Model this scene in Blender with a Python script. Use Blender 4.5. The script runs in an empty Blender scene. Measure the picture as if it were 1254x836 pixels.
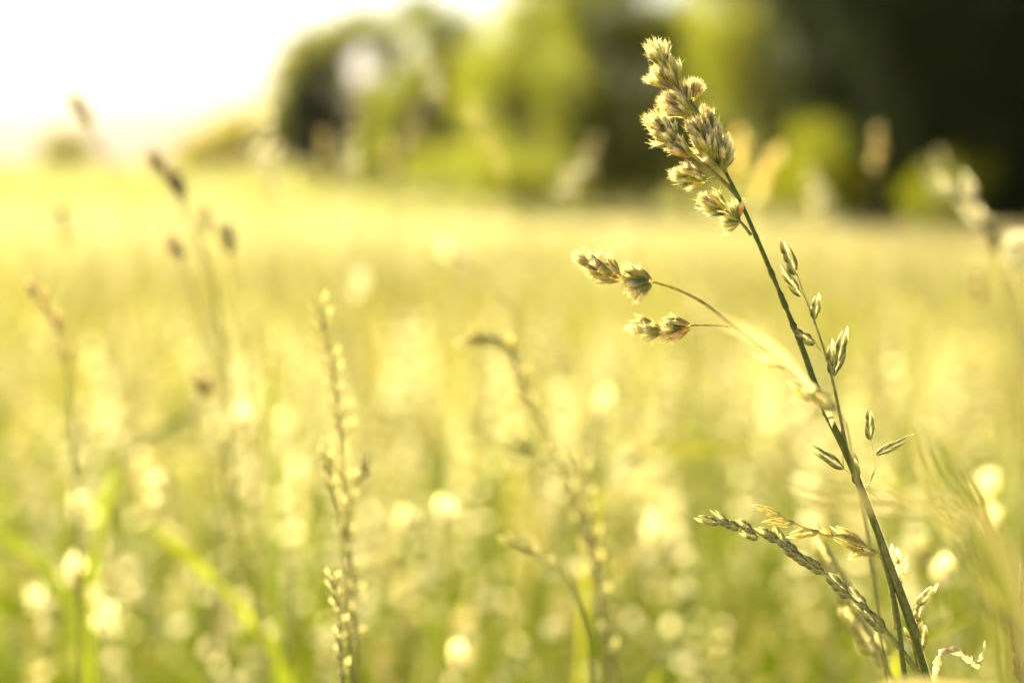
import bpy, math, random
import numpy as np
from mathutils import Vector, Matrix, noise

random.seed(11)
RNG = np.random.default_rng(11)
S = bpy.context.scene
COL = S.collection
R = math.radians

# ------------------------------------------------------------------ camera
CAM_Z = 1.05
PITCH = math.atan((418 - 170) / 2090.0)
FOCUS = 0.41
cam_d = bpy.data.cameras.new("camera")
cam_d.lens = 60; cam_d.sensor_width = 36
cam_d.clip_start = 0.02; cam_d.clip_end = 2000
cam_d.dof.use_dof = True
cam_d.dof.focus_distance = FOCUS
cam_d.dof.aperture_fstop = 6.2
cam = bpy.data.objects.new("camera", cam_d)
COL.objects.link(cam)
cam.location = (0, 0, CAM_Z)
cam.rotation_euler = (R(90) - PITCH, 0, 0)
S.camera = cam

# ------------------------------------------------------------------ world and sun
SUN_EL, SUN_AZ = 37, -38          # azimuth measured from +Y, negative = towards the left
w = bpy.data.worlds.new("World"); S.world = w; w.use_nodes = True
nt = w.node_tree
bg = nt.nodes["Background"]
sky = nt.nodes.new("ShaderNodeTexSky")
sky.sky_type = 'NISHITA'; sky.sun_disc = False
sky.sun_elevation = R(SUN_EL); sky.sun_rotation = R(SUN_AZ)
sky.air_density = 0.6; sky.dust_density = 3.0; sky.ozone_density = 0.0
nt.links.new(sky.outputs[0], bg.inputs[0])
bg.inputs[1].default_value = 0.05
sl = bpy.data.lights.new("sun", 'SUN'); sl.energy = 5.0; sl.angle = R(0.5); sl.color = (1.0, 0.90, 0.60)
sun = bpy.data.objects.new("sun", sl); COL.objects.link(sun)
sd = Vector((math.sin(R(SUN_AZ)) * math.cos(R(SUN_EL)), math.cos(R(SUN_AZ)) * math.cos(R(SUN_EL)), math.sin(R(SUN_EL))))
sun.rotation_euler = sd.to_track_quat('Z', 'Y').to_euler()
sun.location = sd * 50
S.view_settings.view_transform = 'Standard'; S.view_settings.look = 'None'
S.view_settings.exposure = 2.25; S.view_settings.gamma = 1.0
S.cycles.use_denoising = True
S.cycles.max_bounces = 8; S.cycles.transmission_bounces = 6; S.cycles.diffuse_bounces = 4
S.cycles.glossy_bounces = 2; S.cycles.volume_bounces = 1; S.cycles.sample_clamp_indirect = 4
S.cycles.use_adaptive_sampling = True

# ------------------------------------------------------------------ helpers
FPX = 2090.0
FW = Vector((0, math.cos(PITCH), -math.sin(PITCH))); UP = Vector((0, math.sin(PITCH), math.cos(PITCH))); RT = Vector((1, 0, 0))
def P(x, y, d=FOCUS):
    """a point of the place seen at photo pixel x,y, d metres in front of the lens"""
    return Vector((0, 0, CAM_Z)) + FW * d + RT * ((x - 627) / FPX * d) + UP * (-(y - 418) / FPX * d)

def ground_z(x, y):
    yy = max(y, 0.0)
    z = -0.04 * min(yy, 40)
    if yy > 150: z -= 0.00045 * (yy - 150) ** 2 if yy < 260 else 0.00045 * 110 ** 2 + 0.05 * (yy - 260)
    z += 0.03 * math.sin(x * 0.31 + 1.3) * math.sin(yy * 0.23) * min(1, yy / 6)
    return z
def ground_np(x, y):
    yy = np.maximum(y, 0)
    z = -0.04 * np.minimum(yy, 40)
    z = z - np.where(yy > 150, np.where(yy < 260, 0.00045 * (yy - 150) ** 2, 0.00045 * 110 ** 2 + 0.05 * (yy - 260)), 0)
    return z + 0.03 * np.sin(x * 0.31 + 1.3) * np.sin(yy * 0.23) * np.minimum(1, yy / 6)

def material(name, trans=0.45, tint=(1, 1, 1), tcol=None, rough=0.5, spec=0.5, bump=0.0, nscale=300.0, namt=0.25, fixed=None):
    m = bpy.data.materials.new(name); m.use_nodes = True
    t = m.node_tree; N = t.nodes; L = t.links
    for n in list(N): N.remove(n)
    out = N.new("ShaderNodeOutputMaterial")
    if fixed:
        src = N.new("ShaderNodeRGB"); src.outputs[0].default_value = (*fixed, 1)
    else:
        src = N.new("ShaderNodeVertexColor"); src.layer_name = "Col"
    tc = N.new("ShaderNodeNewGeometry")
    nz = N.new("ShaderNodeTexNoise"); nz.inputs["Scale"].default_value = nscale; nz.inputs["Detail"].default_value = 3
    L.new(tc.outputs["Position"], nz.inputs["Vector"])
    mr = N.new("ShaderNodeMapRange"); mr.inputs[1].default_value = 0.3; mr.inputs[2].default_value = 0.7
    mr.inputs[3].default_value = 1 - namt; mr.inputs[4].default_value = 1 + namt
    L.new(nz.outputs[0], mr.inputs[0])
    mul = N.new("ShaderNodeVectorMath"); mul.operation = 'MULTIPLY'
    L.new(src.outputs[0], mul.inputs[0]); L.new(mr.outputs[0], mul.inputs[1])
    pb = N.new("ShaderNodeBsdfPrincipled"); pb.inputs["Roughness"].default_value = rough
    pb.inputs["Specular IOR Level"].default_value = spec
    L.new(mul.outputs[0], pb.inputs["Base Color"])
    if bump:
        b = N.new("ShaderNodeBump"); b.inputs["Strength"].default_value = bump; b.inputs["Distance"].default_value = 0.0003
        L.new(nz.outputs[0], b.inputs["Height"]); L.new(b.outputs[0], pb.inputs["Normal"])
    if trans > 0:
        tr = N.new("ShaderNodeBsdfTranslucent")
        tm = N.new("ShaderNodeVectorMath"); tm.operation = 'MULTIPLY'
        tm.inputs[1].default_value = tcol or (1, 1, 1)
        L.new(mul.outputs[0], tm.inputs[0]); L.new(tm.outputs[0], tr.inputs[0])
        mx = N.new("ShaderNodeMixShader"); mx.inputs[0].default_value = trans
        L.new(pb.outputs[0], mx.inputs[1]); L.new(tr.outputs[0], mx.inputs[2]); L.new(mx.outputs[0], out.inputs[0])
    else:
        L.new(pb.outputs[0], out.inputs[0])
    return m

M_HEAD = material("grass_seed", trans=0.55, tcol=(1.25, 1.18, 0.9), rough=0.45, spec=0.4, nscale=900, namt=0.22, bump=0.3)
M_STEM = material("grass_stem", trans=0.25, tcol=(1.4, 1.3, 0.4), rough=0.38, spec=0.4, nscale=700, namt=0.3, bump=0.2)
M_BLADE = material("grass_blade", trans=0.55, tcol=(1.9, 1.9, 0.7), rough=0.4, spec=0.5, nscale=60, namt=0.3)
M_FIELD = material("meadow_blade", trans=0.55, tcol=(2.1, 2.1, 0.75), rough=0.45, spec=0.2, nscale=9, namt=0.25)
M_FHEAD = material("meadow_seed", trans=0.55, tcol=(1.2, 1.13, 0.92), rough=0.22, spec=1.0, nscale=40, namt=0.2)
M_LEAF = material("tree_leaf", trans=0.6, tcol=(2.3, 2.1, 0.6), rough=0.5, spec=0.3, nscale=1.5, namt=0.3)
M_LEAFD = material("tree_leaf_dark", trans=0.25, tcol=(1.2, 1.3, 0.5), rough=0.7, spec=0.08, nscale=1.5, namt=0.3)  # duller leaf copy, darkened for the shaded wood
M_BARK = material("bark", trans=0, rough=0.9, spec=0.1, nscale=12, namt=0.5, fixed=(0.09, 0.07, 0.045))

# colours (linear)
STRAW = (0.72, 0.63, 0.30); PALE = (0.90, 0.85, 0.57); GREEN = (0.13, 0.17, 0.03); OLIVE = (0.40, 0.40, 0.035)
BROWN = (0.36, 0.22, 0.06); GOLD = (0.62, 0.48, 0.12); STEMG = (0.10, 0.14, 0.02); STEMY = (0.36, 0.34, 0.10)
def lerp(a, b, t): return tuple(a[i] + (b[i] - a[i]) * t for i in range(3))
def jit(c, a=0.12):
    k = 1 + random.uniform(-a, a); return tuple(min(1, max(0, v * k * (1 + random.uniform(-a, a) * .4))) for v in c)

class MB:
    def __init__(s): s.v = []; s.f = []; s.c = []
    def build(s, name, mat, parent=None, origin=None, smooth=True):
        o = Vector(origin) if origin is not None else Vector((0, 0, 0))
        me = bpy.data.meshes.new(name)
        me.from_pydata([tuple(p - o) for p in s.v], [], s.f)
        a = me.color_attributes.new("Col", 'FLOAT_COLOR', 'POINT')
        a.data.foreach_set("color", [q for c in s.c for q in (c[0], c[1], c[2], 1.0)])
        if smooth: me.polygons.foreach_set("use_smooth", [True] * len(me.polygons))
        me.materials.append(mat)
        ob = bpy.data.objects.new(name, me); COL.objects.link(ob)
        if parent: ob.parent = parent
        else: ob.location = o
        return ob

def tag(o, label=None, cat=None, group=None, kind=None):
    if label: o["label"] = label
    if cat: o["category"] = cat
    if group: o["group"] = group
    if kind: o["kind"] = kind
    elif cat: o["kind"] = "thing"
    return o
def empty(name, loc):
    e = bpy.data.objects.new(name, None); COL.objects.link(e); e.location = loc
    e.empty_display_size = 0.02
    return e

def spline(pts, n=8):
    """smooth curve through points, tangents weighted by chord length"""
    pts = [Vector(p) for p in pts]; m = []
    N_ = len(pts)
    for i in range(N_):
        if i == 0: m.append((pts[1] - pts[0]).normalized()); continue
        if i == N_ - 1: m.append((pts[-1] - pts[-2]).normalized()); continue
        a, b = pts[i] - pts[i - 1], pts[i + 1] - pts[i]
        la, lb = max(a.length, 1e-7), max(b.length, 1e-7)
        m.append((a / la * lb + b / lb * la).normalized())
    out = []
    for i in range(N_ - 1):
        h = (pts[i + 1] - pts[i]).length
        for k in range(n):
            t = k / n; t2, t3 = t * t, t * t * t
            out.append(pts[i] * (2 * t3 - 3 * t2 + 1) + m[i] * (h * (t3 - 2 * t2 + t)) + pts[i + 1] * (-2 * t3 + 3 * t2) + m[i + 1] * (h * (t3 - t2)))
    out.append(pts[-1]); return out

def perp(d):
    d = d.normalized()
    a = Vector((0, 0, 1)) if abs(d.z) < 0.9 else Vector((0, 1, 0))
    u = d.cross(a).normalized(); return u, d.cross(u).normalized()

def tube(mb, path, rad, col, sides=8, closed=True):
    n = len(path); u = None; base = len(mb.v)
    for i, p in enumerate(path):
        d = (path[min(i + 1, n - 1)] - path[max(i - 1, 0)]).normalized()
        if u is None: u, _ = perp(d)
        u = (u - d * u.dot(d)).normalized(); v = d.cross(u)
        t = i / max(1, n - 1)
        r = rad(t) if callable(rad) else rad
        c = col(t) if callable(col) else col
        for k in range(sides):
            a = 2 * math.pi * k / sides
            mb.v.append(p + u * (math.cos(a) * r) + v * (math.sin(a) * r))
            kk = 1.12 if k % 2 else 0.9
            mb.c.append(tuple(x * kk for x in c))
    for i in range(n - 1):
        for k in range(sides):
            a = base + i * sides + k; b = base + i * sides + (k + 1) % sides
            mb.f.append((a, b, b + sides, a + sides))
    if closed:
        mb.f.append(tuple(base + k for k in range(sides))[::-1])
        mb.f.append(tuple(base + (n - 1) * sides + k for k in range(sides)))

def ribbon(mb, path, width, side, col, fold=0.25, twist=0.0):
    """a grass blade: three verts across, folded along its midrib"""
    n = len(path); base = len(mb.v)
    for i, p in enumerate(path):
        d = (path[min(i + 1, n - 1)] - path[max(i - 1, 0)]).normalized()
        t = i / (n - 1)
        s = Vector(side); s = (s - d * s.dot(d)).normalized(); nn = d.cross(s)
        a = twist * t; s2 = s * math.cos(a) + nn * math.sin(a); n2 = d.cross(s2)
        wd = width(t); c = col(t) if callable(col) else col
        for q, z in ((-1, 0), (-0.5, .6), (0, 1), (0.5, .6), (1, 0)):
            mb.v.append(p + s2 * (q * wd / 2) + n2 * (-z * fold * wd / 2))
            mb.c.append(tuple(x * (1.25 if q == 0 else (0.9 if abs(q) == .5 else 1.05)) for x in c))
    for i in range(n - 1):
        a = base + i * 5
        for k in range(4): mb.f.append((a + k, a + k + 1, a + k + 6, a + k + 5))

def ragged(w):
    return lambda t: w * min(1, .12 + 5 * t) * (1 - .2 * t) * (1 + .22 * math.sin(t * 61) + .15 * math.sin(t * 137 + 2))
def lemma(mb, base, d, nrm, L, W, T, c0, c1, awn=0.0, bend=0.12, rings=7, edge=0.75):
    """one scale of a grass flower: closed pointed boat, keel and margins paler"""
    d = d.normalized(); nrm = (nrm - d * nrm.dot(d))
    nrm = nrm.normalized() if nrm.length > 1e-6 else perp(d)[0]
    s = d.cross(nrm); b0 = len(mb.v); K = 7
    for i in range(rings):
        t = i / (rings - 1)
        prof = math.sin(math.pi * min(1, (t * 0.94 + 0.03)) ** 0.75) ** 0.8
        p = base + d * (L * t) - nrm * (bend * L * t * t)
        cc = lerp(c0, c1, min(1, max(0, t * 1.9 - 0.75)))
        for k in range(K):
            a = R(-20 + 220 * k / (K - 1))
            mb.v.append(p + s * (math.cos(a) * W / 2 * prof) + nrm * (math.sin(a) * T / 2 * prof))
            pale = (edge, 0.1, 0.0, 0.28 * edge / .75, 0.0, 0.1, edge)[k]
            mb.c.append(lerp(cc, PALE, pale))
    for i in range(rings - 1):
        for k in range(K - 1):
            a = b0 + i * K + k
            mb.f.append((a, a + 1, a + 1 + K, a + K))
    if awn > 0:
        tip = base + d * L - nrm * (bend * L)
        hair(mb, tip - d * 0.0002, (d - nrm * 0.15), awn, 0.00007, PALE)

def hair(mb, p, d, L, r, col):
    d = d.normalized(); u, v = perp(d); b = len(mb.v)
    bend = (u * random.uniform(-1, 1) + v * random.uniform(-1, 1)) * L * 0.22
    pts = [p, p + d * L * .5 + bend * .3, p + d * L + bend]
    for i, q in enumerate(pts):
        rr = r * (1 - 0.42 * i)
        for k in range(3):
            a = k * 2.094
            mb.v.append(q + u * math.cos(a) * rr + v * math.sin(a) * rr); mb.c.append(col)
    for i in range(2):
        for k in range(3):
            a = b + i * 3 + k; c = b + i * 3 + (k + 1) % 3
            mb.f.append((a, c, c + 3, a + 3))

def rdir():
    while True:
        v = Vector((random.uniform(-1, 1), random.uniform(-1, 1), random.uniform(-1, 1)))
        if 0.05 < v.length < 1: return v.normalized()

def cock_cluster(mb, b, tip, W, n=30, warm=0.3, LS=0.0048):
    """dense one-sided knot of cocksfoot spikelets from base b to tip"""
    ax = tip - b; Lc = ax.length; ax = ax.normalized()
    u, v = perp(ax)
    for k in range(n):
        h = (k + random.random()) / n
        phi = random.uniform(0, 2 * math.pi)
        rad = (u * math.cos(phi) + v * math.sin(phi))
        L = LS * random.uniform(0.8, 1.15)
        reach = max(0.0003, Lc - L * 0.95)
        wid = math.sin(math.pi * (0.22 + 0.68 * h)) ** 0.8
        start = b + ax * (reach * h * 0.96) + rad * (W * 0.27 * wid * random.uniform(0.3, 1.0))
        d = (ax * (0.75 + 0.7 * h) + rad * (0.45 * (1.08 - h * 0.75)) + rdir() * 0.15).normalized()
        kind = random.random()
        c0 = jit(OLIVE if kind > warm else lerp(BROWN, GOLD, random.random()), 0.25)
        if kind > 0.8: c0 = jit(GREEN, .3)
        c1 = jit(lerp(STRAW, (.95, .92, .74), random.uniform(.3, 1)), 0.05); c0 = tuple(1.0 * q for q in c0)  # papery tips, whitened further to paint the sun's rim light
        for q in range(3):
            dd = (d + rdir() * 0.14 + rad * (0.10 * (q - 1))).normalized()
            lemma(mb, start + d * (q * L * 0.14), dd, rad, L * (1 - .1 * q), L * 0.26, L * 0.2, c0, c1,
                  awn=L * random.uniform(0.10, 0.32), bend=random.uniform(-0.05, 0.15))
            for hh in range(5):
                t = random.uniform(0.55, 1.0)
                hair(mb, start + dd * (L * t) + rdir() * L * 0.06, dd + rdir() * 0.8, L * random.uniform(0.12, 0.32), 0.00007, (.95, .92, .74))  # real hairs, near white so their colour carries the backlit rim
        if random.random() < 0.35:       # pale papery anthers and husks on the outer side
            hair(mb, start + d * L * .7, d + rad * 0.7 + rdir() * 0.4, L * .45, 0.00012, PALE)

def spikelet(mb, b, tip, W, n=5, c0=OLIVE, c1=STRAW, nrm=None, loose=1.0):
    """flattened two-ranked spikelet: overlapping scales left and right of its axis"""
    ax = tip - b; L = ax.length; ax = ax.normalized()
    nrm = Vector(nrm) if nrm is not None else Vector((0, -1, 0.2))
    side = ax.cross(nrm).normalized()
    LL = L * (0.62 if n <= 3 else 0.5)
    for i in range(n):
        s = 1 if i % 2 else -1
        t = i / max(1, n - 1)
        st = b + ax * ((L - LL) * t) + side * s * W * 0.12
        d = (ax + side * s * (0.17 * loose * (1 - t) + 0.02) + rdir() * 0.03).normalized()
        lemma(mb, st, d, side * s, LL * random.uniform(.95, 1.08), W * 0.66, W * 0.58, jit(c0, .15), jit(c1, .08), awn=LL * .05, bend=0.04, edge=.6)
    lemma(mb, b - ax * L * .02, (ax + side * 0.14), side, L * .32, W * .5, W * .35, jit(GREEN), jit(c0), bend=-.05)
    lemma(mb, b, (ax - side * 0.14), -side, L * .36, W * .5, W * .35, jit(GREEN), jit(c0), bend=-.05)

def to_ground(p, dx=0.02, dy=0.0):
    x, y = p.x + dx, p.y + dy
    return Vector((x, y, ground_z(x, y) - 0.01))

# ------------------------------------------------------------------ numpy mass builder
def mass(name, V, Q, C, mat, smooth=False):
    me = bpy.data.meshes.new(name)
    me.vertices.add(len(V)); me.vertices.foreach_set("co", np.ascontiguousarray(V, dtype=np.float32).ravel())
    me.loops.add(Q.size); me.loops.foreach_set("vertex_index", Q.astype(np.int32).ravel())
    me.polygons.add(len(Q)); me.polygons.foreach_set("loop_start", np.arange(0, Q.size, 4, dtype=np.int32))
    me.polygons.foreach_set("loop_total", np.full(len(Q), 4, dtype=np.int32))
    me.update(calc_edges=True)
    a = me.color_attributes.new("Col", 'FLOAT_COLOR', 'POINT')
    cc = np.ones((len(V), 4), dtype=np.float32); cc[:, :3] = C
    a.data.foreach_set("color", cc.ravel())
    if smooth: me.polygons.foreach_set("use_smooth", np.ones(len(Q), dtype=bool))
    me.materials.append(mat)
    o = bpy.data.objects.new(name, me); COL.objects.link(o); return o

def blades_np(x, y, h, w, segs, c0, c1, lean=0.5):
    n = len(x); ts = np.linspace(0, 1, segs + 1)
    az = RNG.uniform(0, 2 * np.pi, n); la = RNG.uniform(0.1, lean, n) * h
    lx, ly = np.cos(az) * la, np.sin(az) * la
    wa = az + np.pi / 2 + RNG.normal(0, 0.6, n)
    wx, wy = np.cos(wa), np.sin(wa); gz = ground_np(x, y)
    droop = RNG.uniform(0, .45, n)
    V = np.zeros((n, segs + 1, 2, 3)); C = np.zeros((n, segs + 1, 2, 3))
    for i, t in enumerate(ts):
        cx = x + lx * t ** 2; cy = y + ly * t ** 2; cz = gz + h * (t - droop * t ** 3)
        ww = w * (0.75 + 0.5 * t - 1.2 * t ** 3) * 0.5
        for j, s in enumerate((-1, 1)):
            V[:, i, j, 0] = cx + wx * ww * s; V[:, i, j, 1] = cy + wy * ww * s; V[:, i, j, 2] = cz
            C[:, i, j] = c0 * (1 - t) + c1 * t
    V = V.reshape(-1, 3); C = C.reshape(-1, 3)
    b = (np.arange(n) * (segs + 1) * 2)[:, None]
    Q = np.concatenate([np.stack([b[:, 0] + 2 * i, b[:, 0] + 2 * i + 1, b[:, 0] + 2 * i + 3, b[:, 0] + 2 * i + 2], 1) for i in range(segs)])
    return V, Q, C

def join(parts):
    Vs, Qs, Cs, o = [], [], [], 0
    for V, Q, C in parts:
        Vs.append(V); Qs.append(Q + o); Cs.append(C); o += len(V)
    return np.concatenate(Vs), np.concatenate(Qs), np.concatenate(Cs)

# low-poly seed-head templates (quads only), unit = metres, base at the origin
def diamond(V, Q, C, p, d, L, W, c0, c1):
    u, v = perp(d)
    for ax in (u, v):
        b = len(V)
        m = p + d * L * .42
        V += [p, m + ax * W / 2, p + d * L, m - ax * W / 2]
        C += [c0, lerp(c0, c1, .6), c1, lerp(c0, c1, .6)]
        Q.append((b, b + 1, b + 2, b + 3))
def stem_tpl(V, Q, C, path, r, c0, c1):
    b = len(V); n = len(path)
    for i, p in enumerate(path):
        t = i / (n - 1)
        for k in range(3):
            a = 2.094 * k; V.append(p + Vector((math.cos(a), math.sin(a), 0)) * r * (1 - .5 * t)); C.append(lerp(c0, c1, t))
    for i in range(n - 1):
        for k in range(3):
            a = b + 3 * i + k; c = b + 3 * i + (k + 1) % 3; Q.append((a, c, c + 3, a + 3))
def head_template(kind, H, seed, lod=1.0):
    random.seed(seed); SV, SQ, SC, HV, HQ, HC = [], [], [], [], [], []
    bx, by = random.uniform(-.1, .1), random.uniform(-.1, .1)
    path = [Vector((bx * t * t * H, by * t * t * H, H * t)) for t in [i / 7 for i in range(8)]]
    tipd = (path[-1] - path[-2]).normalized()
    def at(t):
        f = t * 7; i = min(6, int(f)); return path[i].lerp(path[i + 1], f - i)
    stem_tpl(SV, SQ, SC, path, 0.0011, STEMG, STEMY)
    if kind == 'cocksfoot':
        ks = [(0.86, .022, .020), (0.91, .014, .014), (0.945, .008, .014), (0.97, .003, .014), (0.99, 0, .012)]
        for t, out, size in ks:
            a = random.uniform(0, 6.28); o = Vector((math.cos(a), math.sin(a), .5)) * out
            c = at(t) + o
            if out > .01: stem_tpl(SV, SQ, SC, [at(t - .03), c], 0.0006, STEMY, STEMY)
            for k in range(int(16 * lod)):
                d = (tipd + rdir() * .7).normalized()
                diamond(HV, HQ, HC, c + rdir() * size * .35 + tipd * random.uniform(-.3, .6) * size, d, .0065, .0024,
                        jit(random.choice([OLIVE, GOLD, STRAW]), .2), jit(STRAW))
    elif kind == 'fescue':
        for k in range(int(18 * lod)):
            t = .80 + .2 * k / (18 * lod); s = 1 if k % 2 else -1
            a = random.gauss(0, .5); o = Vector((math.cos(a) * s, math.sin(a) * s, 0))
            d = (tipd + o * random.uniform(.15, .5)).normalized()
            diamond(HV, HQ, HC, at(t) + o * .001, d, .011, .0034, jit(OLIVE, .3), jit(PALE, .1))
    elif kind == 'airy':
        for k in range(5):
            t = (.86, .90, .935, .965, .99)[k]; a = random.uniform(0, 6.28); l = (1.02 - t) * .16
            o = Vector((math.cos(a), math.sin(a), .7)) * l
            stem_tpl(SV, SQ, SC, [at(t - .01), at(t - .01) + o], 0.0003, STEMY, STEMY)
            for q in range(int(9 * lod)):
                d = (tipd + rdir() * .8).normalized()
                diamond(HV, HQ, HC, at(t) + o + rdir() * .0032, d, .0068, .0038, jit(lerp(STRAW, PALE, .8), .08), jit((.92, .90, .76), .04))
    else:                                   # foxtail: a dense cylinder
        for k in range(int(44 * lod)):
            t = .90 + .1 * k / (44 * lod); a = 2.4 * k; o = Vector((math.cos(a), math.sin(a), 0))
            d = (tipd + o * .55).normalized()
            diamond(HV, HQ, HC, at(t) + o * .0012, d, .005, .0022, jit(lerp(STRAW, OLIVE, random.random()), .2), jit(PALE))
    A = lambda V: np.array([tuple(p) for p in V], dtype=np.float64)
    return (A(SV), np.array(SQ), np.array(SC)), (A(HV), np.array(HQ), np.array(HC))

def scatter(tpl, x, y, sc, bright=0.12):
    V, Q, C = tpl; n = len(x); a = RNG.uniform(0, 2 * np.pi, n)
    ca, sa = np.cos(a), np.sin(a)
    lx, ly = RNG.normal(0, .12, n), RNG.normal(0, .12, n)
    X = V[None, :, 0] * ca[:, None] - V[None, :, 1] * sa[:, None]
    Y = V[None, :, 0] * sa[:, None] + V[None, :, 1] * ca[:, None]
    Z = np.repeat(V[None, :, 2], n, 0)
    X = (X + lx[:, None] * Z * Z) * sc[:, None] + x[:, None]; Y = (Y + ly[:, None] * Z * Z) * sc[:, None] + y[:, None]
    Z = Z * sc[:, None] + ground_np(x, y)[:, None]
    VV = np.stack([X, Y, Z], 2).reshape(-1, 3)
    CC = (C[None] * (.35 + .85 * RNG.random((n, 1, 1)) ** 1.5)).reshape(-1, 3)
    QQ = (Q[None] + (np.arange(n) * len(V))[:, None, None]).reshape(-1, 4)
    return VV, QQ, CC, (lx, ly)

# ------------------------------------------------------------------ ground
def make_ground():
    ys = sorted(set([-30, -15, -6, -3, -1] + [i * .6 for i in range(0, 30)] + [18 + i * 2.5 for i in range(0, 60)] + [170 + i * 12 for i in range(0, 36)]))
    xs = sorted(set([-340, -240, -170, -120, -85, -60] + [i * 2.0 for i in range(-22, 23)] + [60, 85, 120, 170, 240, 340]))
    mb = MB()
    for y in ys:
        for x in xs: mb.v.append(Vector((x, y, ground_z(x, y)))); mb.c.append((.2, .2, .1))
    nx = len(xs)
    for j in range(len(ys) - 1):
        for i in range(nx - 1):
            a = j * nx + i; mb.f.append((a, a + 1, a + nx + 1, a + nx))
    m = bpy.data.materials.new("meadow_ground"); m.use_nodes = True; t = m.node_tree; N = t.nodes; L = t.links
    pb = N["Principled BSDF"]; pb.inputs["Roughness"].default_value = .95; pb.inputs["Specular IOR Level"].default_value = .1
    g = N.new("ShaderNodeNewGeometry"); n1 = N.new("ShaderNodeTexNoise"); n1.inputs["Scale"].default_value = 0.5; n1.inputs["Detail"].default_value = 10
    n1.inputs["Roughness"].default_value = .7
    L.new(g.outputs["Position"], n1.inputs["Vector"])
    cr = N.new("ShaderNodeValToRGB"); e = cr.color_ramp.elements
    e[0].position = .35; e[0].color = (.10, .10, .025, 1); e[1].position = .65; e[1].color = (.42, .36, .18, 1)
    L.new(n1.outputs[0], cr.inputs[0]); L.new(cr.outputs[0], pb.inputs["Base Color"])
    o = mb.build("meadow_ground", m); tag(o, kind="structure")
    return o
make_ground()

# ------------------------------------------------------------------ haze: warm air volume added for the veiling glow
def make_haze():
    mb = MB(); X, Y0, Y1, Z0, Z1 = 345, -35, 600, -32, 22
    for z in (Z0, Z1):
        for x, y in ((-X, Y0), (X, Y0), (X, Y1), (-X, Y1)): mb.v.append(Vector((x, y, z))); mb.c.append((1, 1, 1))
    mb.f = [(3, 2, 1, 0), (4, 5, 6, 7), (0, 1, 5, 4), (1, 2, 6, 5), (2, 3, 7, 6), (3, 0, 4, 7)]
    m = bpy.data.materials.new("haze_air"); m.use_nodes = True; t = m.node_tree
    for n in list(t.nodes): t.nodes.remove(n)
    o_ = t.nodes.new("ShaderNodeOutputMaterial"); v = t.nodes.new("ShaderNodeVolumePrincipled")
    v.inputs["Color"].default_value = (1.0, .95, .82, 1); v.inputs["Density"].default_value = HAZE; v.inputs["Anisotropy"].default_value = .8
    t.links.new(v.outputs[0], o_.inputs["Volume"])
    tag(mb.build("haze", m, smooth=False), kind="stuff")
HAZE = 0.00008
if HAZE > 0: make_haze()

# ------------------------------------------------------------------ meadow mass
def wedge(n, d0, d1, k=0.42, m=0.45, p=1.0):
    u = RNG.random(n)
    d = np.sqrt(d0 ** 2 + (d1 ** 2 - d0 ** 2) * u)
    x = RNG.uniform(-1, 1, n) * (k * d + m)
    return x, d
def cols(n, table, j=.2):
    T = np.array(table); c = T[RNG.integers(0, len(T), n)]
    return c * RNG.uniform(1 - j, 1 + j, (n, 1))
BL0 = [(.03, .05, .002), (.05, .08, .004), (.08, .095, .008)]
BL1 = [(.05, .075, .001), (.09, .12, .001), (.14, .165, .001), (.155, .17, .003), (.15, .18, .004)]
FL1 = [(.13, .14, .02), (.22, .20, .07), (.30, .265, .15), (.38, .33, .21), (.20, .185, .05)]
parts = []
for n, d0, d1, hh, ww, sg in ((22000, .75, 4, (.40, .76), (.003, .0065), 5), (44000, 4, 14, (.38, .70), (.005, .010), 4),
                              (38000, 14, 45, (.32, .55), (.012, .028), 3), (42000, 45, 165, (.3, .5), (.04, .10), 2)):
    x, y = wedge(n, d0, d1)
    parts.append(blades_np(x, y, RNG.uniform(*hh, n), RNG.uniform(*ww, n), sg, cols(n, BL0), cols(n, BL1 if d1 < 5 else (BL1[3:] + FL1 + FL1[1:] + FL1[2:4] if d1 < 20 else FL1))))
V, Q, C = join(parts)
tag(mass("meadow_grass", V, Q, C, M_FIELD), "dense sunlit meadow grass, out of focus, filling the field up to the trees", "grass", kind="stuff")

parts_h = []
for kind, nn in (('airy', 1.0), ('fescue', .7), ('cocksfoot', .6), ('foxtail', .45)):
    for sd_ in (1, 2, 3):
        st, hd = head_template(kind, .86, sd_ * 7 + len(kind), .9)
        for n, d0, d1, s0, s1, big in ((260, 1.1, 4, .70, .98, 1), (850, 4, 14, .8, 1.08, 1), (1100, 14, 45, .62, .84, 2.1), (1100, 45, 165, .55, .72, 4)):
            n = int(n * nn); x, y = wedge(n, d0, d1); sc = RNG.uniform(s0, s1, n)
            Vh, Qh, Ch = hd
            if big > 1:                        # far heads: a tuft of several heads merged, drawn as larger flakes
                Vg = Vh.reshape(-1, 4, 3); ctr = Vg.mean(1, keepdims=True)
                keep = np.arange(len(Vg)) % (2 if big < 3 else 4) == 0
                spread = np.array([1, 1, .2]) * (big * .03)
                Vg = (ctr + (Vg - ctr) * big + RNG.normal(0, 1, ctr.shape) * spread)[keep]
                Ch2 = Ch.reshape(-1, 4, 3)[keep].reshape(-1, 3); Vh2 = Vg.reshape(-1, 3); Qh2 = np.arange(len(Vh2)).reshape(-1, 4)
                v, q, c, _ = scatter((Vh2, Qh2, Ch2), x, y, sc); parts_h.append((v, q, c))
            else:
                state = RNG.bit_generator.state
                v, q, c, _ = scatter(hd, x, y, sc); parts_h.append((v, q, c))
                RNG.bit_generator.state = state
                v, q, c, _ = scatter(st, x, y, sc); parts_h.append((v, q, c))
V, Q, C = join(parts_h)
tag(mass("distant_seed_heads", V, Q, C, M_FHEAD), "pale mass of far seed heads standing over the meadow grass", "seed heads", kind="stuff")

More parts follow.
